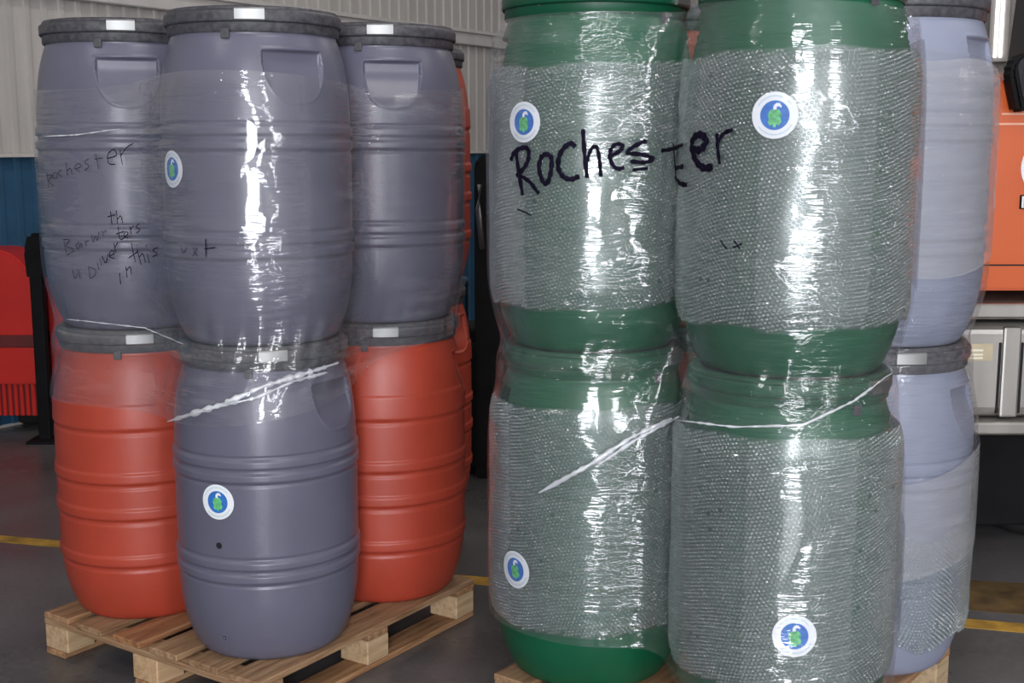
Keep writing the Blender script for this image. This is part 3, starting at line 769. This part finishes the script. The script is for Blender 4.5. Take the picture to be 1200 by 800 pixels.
for (x0, x1, z0, z1) in ((2.058, 2.065, 1.471, 1.509), (2.065, 2.080, 1.502, 1.509), (2.065, 2.080, 1.486, 1.492), (2.080, 2.086, 1.488, 1.506)):
    b0 = len(vs); vs += [(x0, -.0112, z0), (x1, -.0112, z0), (x1, -.0112, z1), (x0, -.0112, z1)]; fs.append((b0, b0 + 1, b0 + 2, b0 + 3))
link('plate_letter', data('plate_letter', vs, fs, False), pt, 'blue_ink')
# dark cab above
cabw = link('dark_cab', prism([(2.30, 2.04), (2.36, 2.80), (4.0, 2.9), (4.0, 2.04)], .12, .9, .02), tk, 'glass_dark')
link('cab_post', prism([(2.12, 1.98), (2.20, 1.98), (2.33, 2.80), (2.26, 2.80)], .06, .14, .008), cabw, 'black')
link('cab_roof', box(2.3, 4.05, .05, .95, 2.78, 2.92, .04), cabw, 'black')
mir = link('side_mirror', prism(arc(2.015, 2.00, .075, 200, 20) + [(2.07, 1.87), (1.98, 1.84)], -.10, .0, .015), tk, 'black')
link('mirror_arm', tube_mesh([Vector((1.99, -.05, 1.93)), Vector((2.04, .0, 1.90)), Vector((2.07, .06, 1.93))], .012), mir, 'steel')
link('mirror_face', prism(arc(2.015, 2.01, .052, 180, 30) + [(2.05, 1.92), (1.99, 1.90)], -.106, -.099), mir, 'glass_dark')
link('hand_rail', tube_mesh([Vector((2.10, -.03, 1.90)), Vector((2.12, -.05, 2.05)), Vector((2.145, -.05, 2.28)), Vector((2.15, -.02, 2.36))], .011), tk, 'steel')
# silver tank below
link('top_ledge', box(1.66, 4.0, -.06, .8, 1.02, 1.085, .012), tk, 'alu')
tank = link('silver_tank', box(1.68, 4.0, -.02, .78, .605, 1.0, .045, 4), tk, 'alu')
for x in (1.995, 2.085, 2.45, 2.54): link('groove', box(x - .006, x + .006, -.023, .0, .625, .92, .002, 1), tank, 'hole')
for x in (2.04, 2.495): link('tank_strap', box(x - .038, x + .038, -.034, .0, .61, .985, .01), tank, 'alu')
lab = link('paper_label', box(1.865, 1.965, -.0225, -.018, .845, .915), tank, 'tag'); lab['label'] = 'small tan paper label'
for z in (.888, .870, .856): link('printed_line', box(1.872, 1.925, -.0235, -.022, z - .004, z + .004), lab, 'tag_line')
link('bottom_ledge', box(1.66, 4.0, -.08, .8, .545, .60, .01), tk, 'alu')
ch = link('chassis_shade_box', box(1.75, 4.0, .22, .8, .07, .55, .01), tk, 'black')  # chassis box carried down near the floor, its black standing in for shade
def wheel(x, y):
    pr = [(-.13, .0), (-.13, .20), (-.11, .22), (-.13, .25), (-.12, .36), (-.09, .40), (.09, .40), (.12, .36), (.13, .25), (.13, .0)]
    vs, fs = lathe(pr, 40)
    vs = [(a, c, b) for a, b, c in vs]
    w = link('wheel', data('wheel', vs, fs), tk, 'black_rub', (x, y, .40))
    v2, f2 = lathe([(-.135, 0), (-.135, .08), (-.11, .10), (-.10, .19)], 24)
    link('hub', data('hub', [(a, c, b) for a, b, c in v2], f2), w, 'black')
wheel(2.35, .38); wheel(3.45, .38); wheel(2.35, 1.6); wheel(3.45, 1.6)
link('rear_body', box(1.9, 4.0, .95, 2.2, .45, 2.0, .03), tk, 'black')

# ------------------------------------------------------------------ black machine between the pallets
bm_ = thing('black_machine', 'black upright machine with rounded top in the gap between the pallets', 'machine', (0, 6.3, 0))
col = [(-.19, 0), (-.19, 1.60)] + arc(-.12, 1.60, .07, 180, 90) + [(.20, 1.67)] + arc(.20, 1.60, .07, 90, 0) + [(.27, 0)]
link('upright', prism(col, 0, .5, .015), bm_, 'black')
link('base_box', box(-.42, .75, .05, .85, .03, .72, .03), bm_, 'black')
link('rear_guard', box(-.36, -.24, .15, .6, .72, 1.0, .02), bm_, 'wall_blue')
for x in (-.34, .62):
    vs, fs = lathe([(-.06, 0), (-.06, .13), (.06, .13), (.06, 0)], 24)
    link('wheel', data('wheel', [(a, c, b) for a, b, c in vs], fs), bm_, 'black_rub', (x, .12, .13))
link('lever', tube_mesh([Vector((-.15, -.02, 1.2)), Vector((-.17, -.05, 1.4)), Vector((-.16, -.03, 1.52))], .014), bm_, 'steel')

# ------------------------------------------------------------------ red machine at the left edge
rm = thing('red_machine', 'bright red machine hood with dark band and pleated skirt at the left edge', 'machine', (-3.2, 7.35, 0))
prof = [(-.9, .30), (-.9, 1.10)] + [(-.3, 1.14), (.10, 1.12)] + arc(.12, .88, .235, 80, 0, 8) + [(.36, .70), (.365, .30)]
hood = link('hood', prism(prof, 0, .6, .012), rm, 'red')
link('side_cover', prism([(.42, .14), (.42, .98), (.455, .92), (.50, .78), (.545, .66), (.57, .60), (.575, .14)], .05, .5, .02), rm, 'red')
link('dark_band', box(-.92, .372, -.010, .6, .525, .60, .005), rm, 'red_dark')
sk = link('skirt', box(-.9, .36, .05, .55, .10, .30), rm, 'red_dark')
pl = box(-.011, .011, -.012, .012, -.1, .1, .004, 1); pl.materials.append(M['red'])
for k in range(35): link('pleat', pl, sk, None, (-.88 + k * .035, .045, .20))
for x in (-.6, .2):
    vs, fs = lathe([(-.08, 0), (-.08, .14), (-.06, .16), (.06, .16), (.08, .14), (.08, 0)], 24)
    link('wheel', data('wheel', [(a, c, b) for a, b, c in vs], fs), rm, 'black_rub', (x, .3, .16))
bp_ = thing('black_post', 'thin black post standing in front of the red machine', 'post', (-2.735, 7.15, 0))
link('post', box(-.035, .035, -.03, .03, 0.01, 1.12, .008), bp_, 'black')
link('foot', box(-.09, .09, -.09, .09, 0, .014, .003, 1), bp_, 'black')
link('cap', prism([(-.05, .95), (-.06, 1.12), (-.03, 1.22), (.05, 1.22), (.075, 1.1), (.06, .95)], -.04, .04, .02), bp_, 'black')
